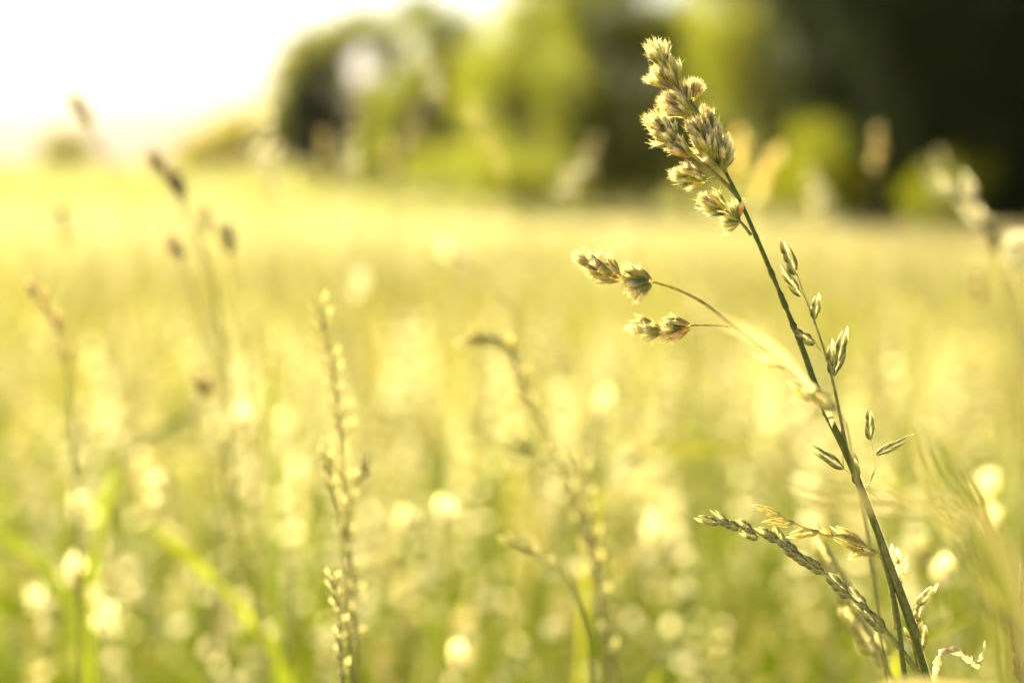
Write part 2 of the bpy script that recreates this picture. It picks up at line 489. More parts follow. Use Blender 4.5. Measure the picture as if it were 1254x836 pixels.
# ------------------------------------------------------------------ individual background stalks (copies)
KINDNAME = {'airy': ('bent_grass', 'bent grass'), 'fescue': ('fescue_grass', 'fescue'), 'cocksfoot': ('cocksfoot_grass', 'cocksfoot'), 'foxtail': ('foxtail_grass', 'foxtail')}
def np_obj(name, T, mat, parent):
    o = mass(name, T[0], T[1], T[2], mat); o.parent = parent; return o
def proto(kind, seed, H=.86):
    st, hd = head_template(kind, H, seed)
    hd = (hd[0], hd[1], np.minimum(.97, hd[2] * {3: 1.12, 8: .8, 15: .5}[seed]))
    e = empty(KINDNAME[kind][0], (0, 0, 0))
    np_obj("stem", st, M_STEM, e); np_obj("seed_head", hd, M_FHEAD, e)
    return e
def copy_tree(o):
    c = o.copy(); COL.objects.link(c)
    for ch in o.children:
        k = ch.copy(); COL.objects.link(k); k.parent = c
    return c
LBL = {'airy': ('loose airy pale stalk among the blurred grasses behind the sharp ones', 'airy bent stalks in the meadow'),
       'fescue': ('slender two-ranked pale green stalk among the blurred grasses behind the sharp ones', 'slender fescue stalks in the meadow'),
       'cocksfoot': ('knotted tan cocksfoot stalk among the blurred grasses behind the sharp ones', 'knotted cocksfoot stalks in the meadow'),
       'foxtail': ('dense narrow foxtail stalk among the blurred grasses behind the sharp ones', 'narrow foxtail stalks in the meadow')}
random.seed(5)
def to_px(p):
    v = Vector(p) - Vector((0, 0, CAM_Z)); d = v.dot(FW)
    return 627 + v.x / d * FPX, 418 - v.dot(UP) / d * FPX
LOOK = {'airy': 'loose airy pale stalk', 'fescue': 'slender pale green stalk', 'cocksfoot': 'knotted tan stalk', 'foxtail': 'dense narrow stalk'}
ORD = "first second third fourth fifth sixth seventh eighth ninth tenth eleventh twelfth thirteenth fourteenth fifteenth sixteenth seventeenth eighteenth nineteenth twentieth twenty-first twenty-second twenty-third twenty-fourth twenty-fifth twenty-sixth twenty-seventh twenty-eighth twenty-ninth thirtieth thirty-first thirty-second thirty-third thirty-fourth thirty-fifth".split()
def place(x, y):
    c = 0 if x < 300 else 1 if x < 627 else 2 if x < 950 else 3
    r = 0 if y < 330 else 1 if y < 560 else 2
    return ("along the top of the meadow", "mid-meadow", "low in the meadow")[r], ("by the left border", "left of centre", "right of centre", "at far right")[c]
for kind, cnt in (('airy', 160), ('fescue', 60), ('cocksfoot', 42), ('foxtail', 28)):
    ps = [proto(kind, s) for s in (3, 8, 15)]; cells = {}
    i = 0
    while i < cnt:
        d = math.sqrt(random.uniform(.85 ** 2, 2.7 ** 2)); x = random.uniform(-1, 1) * (.30 * d + .01)
        sc = random.uniform(.80, 1.06) - (.07 if d < 1.2 else 0)
        rx, ry = random.gauss(0, .07), random.gauss(0, .07)
        z = ground_z(x, d); hp = (x + ry * .8 * sc, d - rx * .8 * sc, z + .82 * sc); px, py = to_px(hp)
        if not (8 < px < 1246 and 150 < py < 815): continue
        o = ps[i] if i < 3 else copy_tree(ps[random.choice((0, 0, 0, 1, 1, 2))]); i += 1
        o.location = (x, d, z); o.scale = (sc,) * 3
        o.rotation_euler = (rx, ry, random.uniform(0, 6.28))
        cells.setdefault(place(px, py), []).append((px, o))
    for cell, lst in cells.items():
        lst.sort(key=lambda q: q[0])
        for n_, (px, o) in enumerate(lst):
            who = ("only " if len(lst) == 1 else ORD[n_] + " ") + LOOK[kind] + ("" if len(lst) == 1 else " from the left") + " " + cell[0] + ", " + cell[1]
            tag(o, who, KINDNAME[kind][1], LBL[kind][1])

# ------------------------------------------------------------------ trees
def leaves_np(lobes, per, size, c_table, seed, clump=.16):
    rg = np.random.default_rng(seed); VV, CC = [], []
    T = np.array(c_table)
    for (c, r, dens) in lobes:
        n = int(per * dens * r ** 1.6); m = max(6, int(n / 26))
        cd = rg.normal(0, 1, (m, 3)); cd /= np.linalg.norm(cd, axis=1, keepdims=True)
        cr = rg.random(m) ** .45
        cc = np.array(c) + cd * (cr * r)[:, None] * np.array([1, 1, .85])
        idx = rg.integers(0, m, n); cs = rg.uniform(.5, 1.5, m)
        p = cc[idx] + rg.normal(0, 1, (n, 3)) * (r * clump * cs[idx])[:, None]
        a = rg.normal(0, 1, (n, 3)); a /= np.linalg.norm(a, axis=1, keepdims=True)
        b = rg.normal(0, 1, (n, 3)); b -= a * (a * b).sum(1, keepdims=True); b /= np.linalg.norm(b, axis=1, keepdims=True)
        s = (size * rg.uniform(.6, 1.3, n))[:, None]
        V = np.stack([p - a * s, p + b * s * .45, p + a * s, p - b * s * .45], 1)
        clr = T[rg.integers(0, len(T), m)][idx] * rg.uniform(.8, 1.2, (n, 1))
        VV.append(V.reshape(-1, 3)); CC.append(np.repeat(clr, 4, 0))
    V = np.concatenate(VV); C = np.concatenate(CC)
    z = ground_np(V[:, 0], V[:, 1]) + .02; V[:, 2] = np.maximum(V[:, 2], z)
    return V, np.arange(len(V)).reshape(-1, 4), C

LEAF_BRIGHT = [(.13, .155, .008), (.15, .17, .01), (.10, .13, .008), (.18, .18, .012)]  # bright to dark leaf tables carry sun and shade in the colour
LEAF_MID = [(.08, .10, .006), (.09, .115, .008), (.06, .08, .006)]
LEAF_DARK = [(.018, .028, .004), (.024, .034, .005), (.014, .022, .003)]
LEAF_PALE = [(.22, .21, .09), (.18, .18, .05), (.27, .25, .13)]  # distance haze and glow are put into these pale leaf colours
def tree(name, base, lobes, per, size, table, mat, seed, label, cat, group, tr=.16):
    """base, lobes = ((x,y px), depth) and [(x px, y px, depth, radius m, density)]"""
    (bx, by), bd = base
    bp = P(bx, by, bd); gz = ground_z(bp.x, bp.y); bp = Vector((bp.x, bp.y, gz))
    e = empty(name, bp)
    L = [(P(x, y, d) - bp, r, dn) for x, y, d, r, dn in lobes]
    V, Q, C = leaves_np([(tuple(c + bp), r, dn) for c, r, dn in L], per, size, table, seed)
    V = V - np.array(tuple(bp))
    o = mass("crown", V, Q, C, mat); o.parent = e
    random.seed(seed)
    top = sum(((c) for c, r, d in L), Vector()) / len(L)
    mb = MB(); tp = spline([Vector((0, 0, -.2)), Vector((top.x * .15, top.y * .15, top.z * .35)), top * .7 + Vector((0, 0, top.z * .1)), Vector((top.x, top.y, top.z * 1.15))], 5)
    tube(mb, tp, lambda t: tr * (1.25 * (1 - t) ** 1.2 + .12), (.09, .07, .045), 8)
    for c, r, dn in L:
        s = tp[random.randint(3, len(tp) - 4)]
        tube(mb, spline([s, s.lerp(c, .55) + Vector((0, 0, -.08 * r)), c], 4), lambda t: tr * (.45 * (1 - t) + .07), (.09, .07, .045), 6)
    mb.build("trunk", M_BARK, e)
    tag(e, label, cat, group)
    return e
G_T = "trees and bushes along the edge of the meadow"
# right, deep shade put into very dark leaf colours
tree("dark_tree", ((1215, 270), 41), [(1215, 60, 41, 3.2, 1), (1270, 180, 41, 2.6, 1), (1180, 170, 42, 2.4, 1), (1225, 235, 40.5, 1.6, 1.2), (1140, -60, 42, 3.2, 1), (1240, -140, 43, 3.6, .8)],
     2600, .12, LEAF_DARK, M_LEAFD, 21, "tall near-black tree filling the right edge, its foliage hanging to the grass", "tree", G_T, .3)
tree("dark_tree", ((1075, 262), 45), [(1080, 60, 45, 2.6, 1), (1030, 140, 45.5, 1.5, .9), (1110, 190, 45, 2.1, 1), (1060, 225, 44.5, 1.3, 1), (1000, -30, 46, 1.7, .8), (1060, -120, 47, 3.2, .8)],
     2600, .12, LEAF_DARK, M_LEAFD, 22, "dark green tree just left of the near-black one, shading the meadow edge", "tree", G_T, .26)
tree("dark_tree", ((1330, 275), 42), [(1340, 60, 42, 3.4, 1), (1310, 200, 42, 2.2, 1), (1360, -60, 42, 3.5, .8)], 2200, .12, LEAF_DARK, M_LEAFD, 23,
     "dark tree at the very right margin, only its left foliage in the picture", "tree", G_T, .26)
tree("sunlit_bush", ((1165, 268), 39.5), [(1165, 235, 39.0, .9, 1.0), (1190, 220, 39.0, .75, .9), (1135, 250, 38.8, .6, 1)], 1800, .07, LEAF_BRIGHT, M_LEAF, 24,
     "small yellow-green bush catching light in front of the dark trees", "bush", G_T, .05)
tree("sunlit_bush", ((1010, 262), 43), [(1000, 195, 43, 1.0, .8), (1025, 215, 43, .9, .8), (985, 225, 43, .9, .8)], 1800, .07, LEAF_BRIGHT, M_LEAF, 35,
     "yellow-green bush at the left foot of the dark wood, right of the sharp seed head", "bush", G_T, .05)
# middle, bright backlit
tree("backlit_tree", ((960, 255), 52), [(950, 40, 52, 2.3, .8), (985, 120, 52, 1.5, .8), (930, 130, 52.5, 1.7, .8), (1000, 200, 51, 1.5, .9), (945, 210, 51.5, 1.4, .8), (895, 60, 53, 1.7, .8), (890, -30, 53, 1.6, .7), (930, -60, 53, 2, .7)],
     1400, .10, LEAF_BRIGHT, M_LEAF, 25, "bright yellow-green tree beside the dark wood, directly behind the sharp seed head", "tree", G_T, .16)
tree("backlit_tree", ((850, 250), 56), [(855, 110, 56, 1.9, .8), (820, 160, 56, 1.6, .8), (870, 190, 55, 1.6, .8), (850, 50, 57, 1.5, .9), (810, 70, 57, 1.5, 1), (780, 40, 58, 1.3, .9), (825, 25, 57, 1.0, .6)],
     1400, .10, LEAF_BRIGHT + LEAF_MID, M_LEAF, 26, "yellow-green tree under the small bright gap at the top centre right", "tree", G_T, .15)
tree("shaded_tree", ((735, 246), 58), [(725, 90, 58, 2.0, 1), (760, 150, 58, 1.9, 1), (700, 150, 58.5, 1.5, 1), (740, 200, 57.5, 1.7, 1), (730, 20, 58.5, 1.8, .8), (700, -20, 59, 1.6, .7), (760, -10, 59, 1.3, .7), (790, 215, 57, 1.4, 1)],
     1150, .11, LEAF_MID + LEAF_BRIGHT, M_LEAF, 27, "dark olive tree in the middle, between two yellow-green ones", "tree", G_T, .2)
tree("backlit_tree", ((645, 240), 62), [(640, 70, 62, 1.9, .8), (660, 120, 62, 1.7, .8), (610, 130, 62.5, 1.7, .8), (675, 30, 63, 1.6, .7), (640, 20, 63, 1.4, .6), (625, 190, 61.5, 1.8, .8), (595, 85, 64, 1.3, .7)],
     1400, .10, LEAF_BRIGHT, M_LEAF, 28, "bright yellow-green tree below the sky gap left of centre top", "tree", G_T, .16)
tree("sunlit_bush", ((660, 244), 57), [(640, 215, 57, 1.1, .9), (690, 222, 56.5, .9, .9), (600, 212, 58, 1.2, .9), (560, 205, 60, 1.0, .8), (520, 200, 62, .9, .8)], 1700, .08, LEAF_BRIGHT, M_LEAF, 29,
     "low lime-green bush at the foot of the middle trees", "bush", G_T, .06)
# left group
tree("shaded_tree", ((540, 225), 78), [(548, 50, 78, 1.7, .9), (530, 110, 78, 1.6, .9), (565, 100, 78, 1.7, 1), (540, 160, 78, 2.0, 1), (490, 130, 77, 1.3, .9), (475, 190, 77, 1.5, 1.2), (510, 12, 79, 1.2, .5)],
     1500, .12, LEAF_MID + LEAF_BRIGHT, M_LEAF, 30, "mid-green tree with a round crown right of the pale sky hole", "tree", G_T, .2)
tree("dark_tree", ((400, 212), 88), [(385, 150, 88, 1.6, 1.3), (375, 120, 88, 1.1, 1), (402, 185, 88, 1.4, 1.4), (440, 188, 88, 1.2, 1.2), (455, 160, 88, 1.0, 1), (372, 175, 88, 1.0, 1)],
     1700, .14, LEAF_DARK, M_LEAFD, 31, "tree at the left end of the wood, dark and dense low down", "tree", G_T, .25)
tree("shaded_tree", ((440, 214), 92), [(375, 85, 91, 1.7, .8), (395, 55, 91, 1.7, .7), (425, 45, 91, 1.4, .6), (355, 110, 91, 1.3, .7), (405, 95, 91, 1.3, .8), (455, 28, 92, 1.3, .5), (450, 115, 91, 1.2, .6), (400, 150, 91, 1.5, .8), (475, 62, 91, 1.3, .7), (500, 95, 91, 1.2, .8), (500, 30, 92, 1.0, .4), (350, 78, 91, .9, .8), (342, 135, 90, .9, .8), (372, 48, 91, .8, .6), (336, 165, 90, .8, .9)],
     1150, .14, LEAF_BRIGHT, M_LEAF, 34, "thin-topped olive tree above the dark one at the wood's left end, sky shining through it", "tree", G_T, .22)
tree("pale_bush", ((290, 203), 118), [(290, 172, 118, 2.0, .8), (320, 158, 118, 2.0, .8), (250, 180, 119, 1.7, .8), (340, 175, 116, 1.8, .8), (225, 190, 120, 1.2, .8), (275, 160, 119, 1.3, .6)],
     1100, .14, LEAF_PALE, M_LEAF, 32, "washed out pale bush sloping down to the left of the wood", "bush", G_T, .12)
tree("far_tree", ((80, 197), 140), [(78, 178, 140, 1.8, .9), (62, 184, 140, 1.3, .9), (102, 184, 140, 1.3, .9)],
     900, .14, LEAF_BRIGHT + LEAF_PALE, M_LEAF, 33, "tiny far rounded tree alone under the white sky at the left", "tree", G_T, .12)

# ------------------------------------------------------------------ the sharp cocksfoot plant
random.seed(77)
D = FOCUS
base = to_ground(P(1150, 900), .015, .01)
ck = empty("cocksfoot_grass", base)
main = [base, P(1205, 1300, D) , P(1168, 960), P(1136, 832), P(1108, 745), P(1080, 665), P(1052, 592), P(1032, 545), P(1012, 505), P(998, 470), P(984, 430), P(966, 385), P(946, 337), P(926, 290), P(906, 245), P(889, 212)]
path = spline(main, 10)
mb = MB()
def r_main(t):
    i = t * 15
    r = .0009 if i < 7 else .0009 - (i - 7) / 8 * .0005
    if 10.6 < i < 12.4: r *= 1 + .22 * math.sin(i * 9) + .16 * math.sin(i * 23 + 1)       # twisted, pinched stretch
    for nd in (8.0, 13.0): r *= 1 + .25 * math.exp(-((i - nd) / .06) ** 2)
    return r
tube(mb, path, r_main, lambda t: jit(lerp((.10, .13, .015), (.085, .11, .015), t), .15), 10)
tube(mb, spline([P(889, 212), P(875, 185), P(862, 150), P(848, 128), P(833, 112), P(815, 80)], 8), lambda t: .0005 - .0003 * t, (.2, .2, .07), 8)
st = mb.build("stem", M_STEM, ck, base)
# leaf sheath hugging the lower stem
mb = MB(); tube(mb, [p + Vector((.0002, -.0001, 0)) for p in spline([P(1122, 780), P(1105, 734), P(1092, 700), P(1079, 664), P(1068, 634)], 8)], lambda t: .00108 - .0003 * t, lambda t: lerp((.16, .18, .05), (.26, .26, .09), t), 10)
mb.build("leaf_sheath", M_STEM, ck, base)
def branch(pts, r0, r1, clusters, parent=ck, c0=(.16, .17, .05), c1=(.36, .32, .1), dd=0.0):
    mb = MB(); tube(mb, spline(pts, 8), lambda t: r0 + (r1 - r0) * t, lambda t: lerp(c0, c1, t), 8)
    o = mb.build("branch", M_STEM, parent, base)
    for c in clusters: cluster(o, *c)
    return o
def cluster(parent, b, tip, W, n, warm=.3, dz=0.0, LS=.0051):
    k = D / FPX; mb = MB()
    cock_cluster(mb, P(*b, D + dz), P(tip[0] + (tip[0] - b[0]) * .06, tip[1] + (tip[1] - b[1]) * .06, D + dz), W * .94 * k, int(n * 1.2), warm, LS)
    return mb.build("seed_cluster", M_HEAD, parent, base)
# top spike
branch([P(850, 130), P(836, 110), P(818, 82)], .0003, .0002, [((834, 112), (808, 66), 34, 30, .1), ((816, 84), (797, 53), 20, 14, .1), ((818, 106), (797, 90), 14, 7, .1)])
branch([P(856, 145), P(852, 138), P(840, 130)], .0003, .0002, [((846, 140), (810, 122), 30, 26, .6), ((842, 128), (828, 106), 20, 10, .3)])
branch([P(862, 150), P(856, 138), P(850, 128)], .0003, .0002, [((848, 124), (851, 98), 15, 10, .3, .001, .004)])
branch([P(880, 197), P(868, 186), P(860, 178)], .0004, .0003, [((872, 196), (847, 146), 34, 32, .2, -.001), ((874, 186), (862, 132), 28, 24, .25, .001), ((884, 206), (856, 176), 20, 10, .5, .0)])
branch([P(884, 208), P(883, 200), P(882, 190)], .0004, .0003, [((884, 210), (884, 166), 22, 20, .3, -.001), ((878, 196), (873, 160), 14, 8, .2, .002)])
branch([P(905, 243), P(892, 228), P(872, 210), P(856, 196), P(845, 188)], .00055, .0003, [((830, 178), (795, 143), 32, 32, .15, -.001), ((846, 192), (816, 176), 30, 20, .5, -.0005)])
branch([P(880, 219), P(874, 218), P(864, 221)], .0003, .00025, [((866, 222), (823, 212), 26, 20, .2, -.001, .0044)], c0=(.3, .28, .1))
branch([P(920, 288), P(908, 273), P(897, 264), P(888, 257)], .0004, .00025, [((890, 259), (859, 240), 30, 20, .15, -.001, .0044), ((906, 272), (884, 274), 16, 8, .2, -.001, .004)])
branch([P(906, 270), P(904, 262)], .0003, .0002, [((904, 268), (900, 248), 13, 8, .2, .001, .004)])
# long lower branch reaching left
lb = branch([P(1012, 505), P(1002, 486), P(978, 463), P(950, 438), P(915, 412), P(895, 397), P(860, 370), P(828, 354), P(799, 345)], .0006, .0003,
            [((762, 342), (706, 313), 34, 40, .45, -.001, .0046), ((798, 346), (759, 337), 34, 28, .5, -.001, .0046), ((797, 346), (772, 356), 22, 12, .3, -.002, .0046)], c0=(.22, .22, .06), c1=(.42, .36, .1))
branch([P(898, 400), P(880, 398.5), P(845, 398)], .00035, .00028, [((817, 403), (771, 401), 22, 26, .45, 0, .0046), ((847, 398), (806, 407), 25, 26, .5, 0, .0046)], c0=(.4, .36, .1), c1=(.42, .36, .1))
tag(ck, "tall sharp cocksfoot stalk crossing the right side with knotted golden seed clusters at its top", "cocksfoot")

# ------------------------------------------------------------------ sharp slender fescue beside it
random.seed(78)
def fes_spikelets(parent, org, lst, W=9, n=5, c0=(.12,.145,.03), c1=(.66,.62,.34), d=D):
    for it in lst:
        b, t = it[0], it[1]; w_ = it[2] if len(it) > 2 else W; nn = it[3] if len(it) > 3 else n; dz = it[4] if len(it) > 4 else 0
        mb = MB(); spikelet(mb, P(*b, d + dz), P(*t, d + dz), w_ * d / FPX * 1.35, nn, c0, c1)
        mb.build("spikelet", M_HEAD, parent, org)
b2 = to_ground(P(1150, 900), .03, .0)
fe = empty("fescue_grass", b2)
mb = MB()
tube(mb, spline([b2, P(1175, 1250), P(1120, 900), P(1107, 822), P(1098, 750), P(1084, 690), P(1073, 650), P(1062, 618), P(1050, 590), P(1040, 560), P(1031, 520), P(1020, 468), P(1008, 425), P(996, 390), P(985, 362), P(975, 333)], 9), lambda t: .00075 - .0006 * t ** 1.5, lambda t: lerp((.14, .16, .04), (.5, .44, .2), t ** 3), 8)
tube(mb, spline([P(1060, 600), P(1070, 580), P(1076, 560), P(1074, 556)], 5), .00012, (.6, .52, .3), 6)
tube(mb, spline([P(1066, 588), P(1072, 565), P(1069, 550), P(1066, 537)], 5), .00012, (.6, .52, .3), 6)
tube(mb, spline([P(1054, 597), P(1066, 602), P(1082, 615), P(1096, 621)], 5), .0001, (.6, .52, .3), 6)
tube(mb, [P(1030, 527), P(1033, 573)], .00012, (.5, .44, .2), 6)
for a_, b_ in (((1033, 573), (1046, 586)), ((998, 420), (1006, 430)), ((1020, 460), (1019, 470)), ((998, 390), (996, 396))):
    tube(mb, [P(*a_), P(*b_)], .00013, (.5, .46, .2), 6)
mb.build("stem", M_STEM, fe, b2)
fes_spikelets(fe, b2, [((975, 336), (957, 292), 12, 5), ((981, 362), (954, 325), 9, 4), ((998, 390), (1001, 358), 10, 4), ((998, 420), (968, 403), 11, 4),
    ((1020, 458), (1017, 415), 11, 4), ((1021, 460), (1036, 398), 12, 6, .001), ((1033, 573), (990, 545), 9, 6), ((1049, 592), (1046, 556), 9, 4), ((1066, 538), (1064, 497), 9, 5), ((1073, 557), (1119, 533), 7, 5)])
# little white bracts on it
mb = MB(); lemma(mb, P(1054, 592), P(1068, 593) - P(1054, 592), UP, .0026, .0005, .0003, PALE, PALE)
lemma(mb, P(968, 322), P(976, 306) - P(968, 322), UP, .0022, .0008, .0004, PALE, PALE)
lemma(mb, P(963, 318), P(957, 310) - P(963, 318), UP, .0016, .0008, .0004, PALE, PALE)
mb.build("bract", M_HEAD, fe, b2)
tag(fe, "sharp thin fescue stalk with small separate green spikelets, right of the cocksfoot stalk", "fescue")

# drooping rye-like panicle at lower right
b3 = to_ground(P(1140, 900), .05, .0)
dr = empty("drooping_fescue", b3)
mb = MB()
pA = [b3, P(1190, 1250), P(1150, 900), P(1126, 826), P(1105, 797), P(1083, 770), P(1058, 742), P(1030, 722), P(1008, 700), P(985, 682), P(962, 666), P(940, 655), P(915, 647), P(890, 640), P(868, 634)]
tube(mb, spline(pA, 8), lambda t: .0008 - .00055 * t, lambda t: lerp((.2, .2, .06), (.5, .46, .2), t), 8)
tube(mb, spline([P(1098, 770), P(1090, 720), P(1084, 690), P(1074, 676), P(1060, 668), P(1040, 656), P(1015, 655), P(990, 648), P(972, 640), P(955, 630)], 6), lambda t: .0005 - .00025 * t, lambda t: lerp((.3, .3, .08), (.62, .5, .15), t), 8)
mb.build("stem", M_STEM, dr, b3)
G1 = (.15, .175, .045)
fes_spikelets(dr, b3, [((880, 640), (851, 633), 9, 5), ((893, 641), (869, 623), 7, 3), ((905, 646), (876, 636), 10, 5), ((922, 651), (900, 634), 9, 5), ((928, 658), (906, 651), 9, 5), ((952, 662), (924, 644), 10, 5),
    ((962, 668), (944, 640), 9, 4, .001), ((978, 680), (950, 657), 12, 5), ((990, 690), (958, 670), 10, 5), ((1008, 700), (975, 678), 12, 5),
    ((1062, 745), (1040, 720), 11, 4), ((1085, 772), (1052, 742), 13, 6), ((1072, 762), (1044, 734), 9, 4), ((1040, 730), (1010, 700), 13, 5)], c0=G1)
fes_spikelets(dr, b3, [((955, 630), (920, 619), 8, 4), ((972, 639), (932, 640), 8, 4), ((1002, 650), (962, 656), 9, 5), ((1020, 655), (1002, 646), 7, 3), ((1072, 678), (1016, 655), 11, 6), ((1060, 668), (1016, 642), 10, 5, .001), ((1057, 672), (1038, 684), 8, 3)], c0=lerp(OLIVE, GOLD, .4))
tag(dr, "drooping fescue panicle arching left at the lower right, its plump spikelets in sharp focus", "fescue")

# blurred second panicle hanging behind it
def simple_plant(name, pts, d, spk, label, cat, rad=.00055, c0=(.34, .35, .12), c1=(.68, .60, .30), W=11, scol=((.2, .2, .06), (.45, .42, .15)), group=None, leanx=.03):
    b = to_ground(P(pts[-1][0], pts[-1][1], d), leanx, .01)
    e = empty(name, b); mb = MB()
    tube(mb, spline([P(x, y, d) for x, y in pts] + [P(pts[-1][0], pts[-1][1], d).lerp(b, .5) + Vector((leanx * .1, 0, 0)), b], 7), lambda t: rad * (.35 + .65 * min(1, t * 1.8)), lambda t: lerp(scol[1], scol[0], min(1, t * 1.5)), 7)
    mb.build("stem", M_STEM, e, b)
    k = 0
    for s in spk:
        mb = MB(); n = s[3] if len(s) > 3 else 4; ww = s[2] if len(s) > 2 else W
        spikelet(mb, P(*s[0], d), P(*s[1], d), ww * d / FPX * 1.25, n, c0, c1); mb.build("spikelet", M_HEAD, e, b)
    return tag(e, label, cat, group)
simple_plant("drooping_fescue", [(1000, 640), (1012, 680), (1030, 720), (1052, 756), (1075, 790), (1095, 836)], .48,
    [((1022, 705), (996, 655), 20, 6), ((1040, 738), (1018, 690), 20, 6), ((1050, 770), (1030, 742), 18, 5), ((1070, 800), (1044, 752), 20, 6), ((1085, 815), (1068, 770), 20, 5)],
    "soft-focus fescue head hanging just behind the sharp drooping panicle", "fescue")

# small white-husked stalk right of the thick stem
simple_plant("white_husk_grass", [(1098, 680), (1102, 705), (1106, 735), (1112, 762), (1120, 800), (1128, 840)], D + .004,
    [((1099, 690), (1094, 666), 13, 3), ((1102, 716), (1098, 690), 13, 4), ((1104, 705), (1111, 684), 8, 3), ((1105, 730), (1100, 712), 9, 3)],
    "short stalk with bright white husks right beside the thick green stem", "grass", c0=PALE, c1=(.92, .9, .78), rad=.0004)
simple_plant("broken_spikelet_grass", [(1122, 742), (1122, 765), (1126, 800), (1132, 840)], D + .003,
    [((1124, 742), (1147, 714), 11, 4), ((1122, 768), (1114, 748), 10, 3), ((1128, 796), (1131, 760), 13, 5), ((1122, 790), (1108, 766), 10, 3), ((1124, 760), (1127, 736), 11, 3)],
    "stubby stalk with one spikelet pointing right, low beside the thick stem's foot", "grass", c0=(.3, .3, .1), c1=(.85, .8, .5), rad=.0005)

# curled dry blade bottom right
def blade(name, pts, d, w, label, col=(.12, .15, .02), side=None, fold=.25, twist=0., grounded=True, mat=None, cat="grass blade", taper=True, group=None, dd=0.0):
    pp = [P(q[0], q[1], q[2] if len(q) > 2 else d) for q in pts]
    b = to_ground(pp[-1], .02, 0)
    full = spline(pp + ([pp[-1].lerp(b, .5), b] if grounded else []), 9)
    dry = name == "curled_dry_blade"
    mb = MB(); ribbon(mb, full, ragged(w) if dry else (lambda t: w * min(1, .12 + 5 * t if taper else 1) * (1 - .2 * t)), side or RT,
                      (lambda t: jit(lerp(col, BROWN, .7 if random.random() < .18 else .1), .18)) if dry else (lambda t: jit(col, .06)), fold, twist)
    o = mb.build(name, mat or M_BLADE, None, b)
    return tag(o, label, cat, group)
blade("curled_dry_blade", [(1206, 784), (1203, 800), (1196, 812), (1186, 806), (1168, 796), (1152, 800), (1147, 815), (1143, 845)], D + .004, .0021,
      "curled cream dry blade folded back at the bottom right corner area", (.46, .42, .25), side=(RT * .45 + FW * .2 + UP * .8), mat=M_HEAD, fold=.4, twist=.7)
# foreground, very near the lens
blade("pale_grass", [(868, 388, .26), (900, 400, .28), (950, 430, .31), (985, 466, .345), (1012, 500, .39), (1032, 545, .42), (1054, 592, .43), (1082, 665, .44), (1110, 745, .44), (1138, 832, .44)], .27, .0016,
      "pale translucent blade in front of the thick stem, blurred by closeness", (.34, .30, .15), side=(RT * .6 + UP * .8), fold=.2, mat=M_HEAD, taper=True)
simple_plant("near_husk_grass", [(1000, 485), (1030, 510), (1044, 560), (1062, 650), (1085, 836)], .365,
    [((965, 450), (922, 432), 12, 3), ((1000, 487), (962, 468), 16, 4), ((1022, 500), (985, 470), 18, 4)],
    "pale blurred husks hanging over the joint of the thick stem", "grass", c0=(.45, .44, .2), c1=(.7, .66, .4), rad=.0004)
blade("tan_blade", [(950, 590), (1000, 606), (1050, 615), (1110, 618), (1160, 622), (1200, 640), (1240, 700), (1262, 800), (1275, 960)], .24, .0019,
      "tan blurred blade lying level across the thick stem, very near the lens", (.20, .18, .08), side=UP, fold=.3, mat=M_HEAD)
for i, (pts, w_, c_, lb_) in enumerate([
    ([(1130, 520), (1160, 580), (1200, 650), (1240, 740), (1275, 900)], .0015, (.06, .065, .015), "thin olive near blade, leftmost of the blurred fan at the right edge"),
    ([(1165, 560), (1195, 610), (1235, 690), (1262, 780), (1290, 900)], .0018, (.08, .07, .03), "brownish near blade in the middle of the blurred fan at the right edge"),
    ([(1095, 500), (1125, 560), (1165, 640), (1205, 720), (1250, 900)], .0012, (.10, .09, .045), "faint cream near blade, upper left edge of the blurred fan at the right"),
    ([(1185, 640), (1212, 700), (1236, 760), (1262, 900)], .0014, (.05, .05, .02), "dark near blade low in the blurred fan at the right edge"),
    ([(1060, 560), (1110, 605), (1170, 660), (1220, 740), (1270, 900)], .0007, (.2, .18, .08), "hair-thin pale near blade crossing the blurred fan at the right edge")]):
    blade("near_grass", pts, .27, w_, lb_, c_, side=(RT * .7 + UP * .5), fold=.2, group="blurred near blades at the right edge")
blade("bottom_blade", [(1048, 856), (1085, 842), (1130, 838), (1180, 842), (1240, 858), (1320, 960)], .30, .0026,
      "cream blurred blade lying along the bottom right edge of the view", (.26, .22, .11), side=UP, fold=.2, mat=M_HEAD)
simple_plant("dark_bud_grass", [(1250, 690), (1248, 740), (1246, 790), (1250, 840)], .43,
    [((1247, 800), (1240, 745), 12, 5), ((1250, 830), (1243, 790), 14, 4), ((1252, 760), (1256, 700), 12, 4)], "dark brown budded stalk cut by the right border at the bottom", "grass", c0=(.10, .07, .03), c1=(.3, .2, .1))

# ------------------------------------------------------------------ mid-distance stalks one can tell apart
random.seed(91)
def along(pts, t0, t1, n, L, sp=.5, start_side=1):
    """spikelets up both sides of a pixel path (listed tip first)"""
    q = [Vector((x, y, 0)) for x, y in pts]; s = spline(q, 10); out = []
    for i in range(n):
        if random.random() < .15: continue
        t = t0 + (t1 - t0) * min(n - 1, max(0, i + random.uniform(-.5, .5))) / max(1, n - 1); k = min(len(s) - 2, int(t * (len(s) - 1)))
        p = s[k]; up = (s[max(0, k - 1)] - s[k + 1]).normalized(); sd_ = Vector((-up.y, up.x, 0)) * (1 if i % 2 else -1)
        d = (up + sd_ * random.uniform(.2, sp)).normalized(); l = L * random.uniform(.75, 1.15)
        out.append(((p.x, p.y), (p.x + d.x * l, p.y + d.y * l)))
    return out
p1 = [(392, 372), (400, 410), (410, 470), (416, 520), (420, 580), (426, 640), (432, 700), (436, 770), (438, 850)]
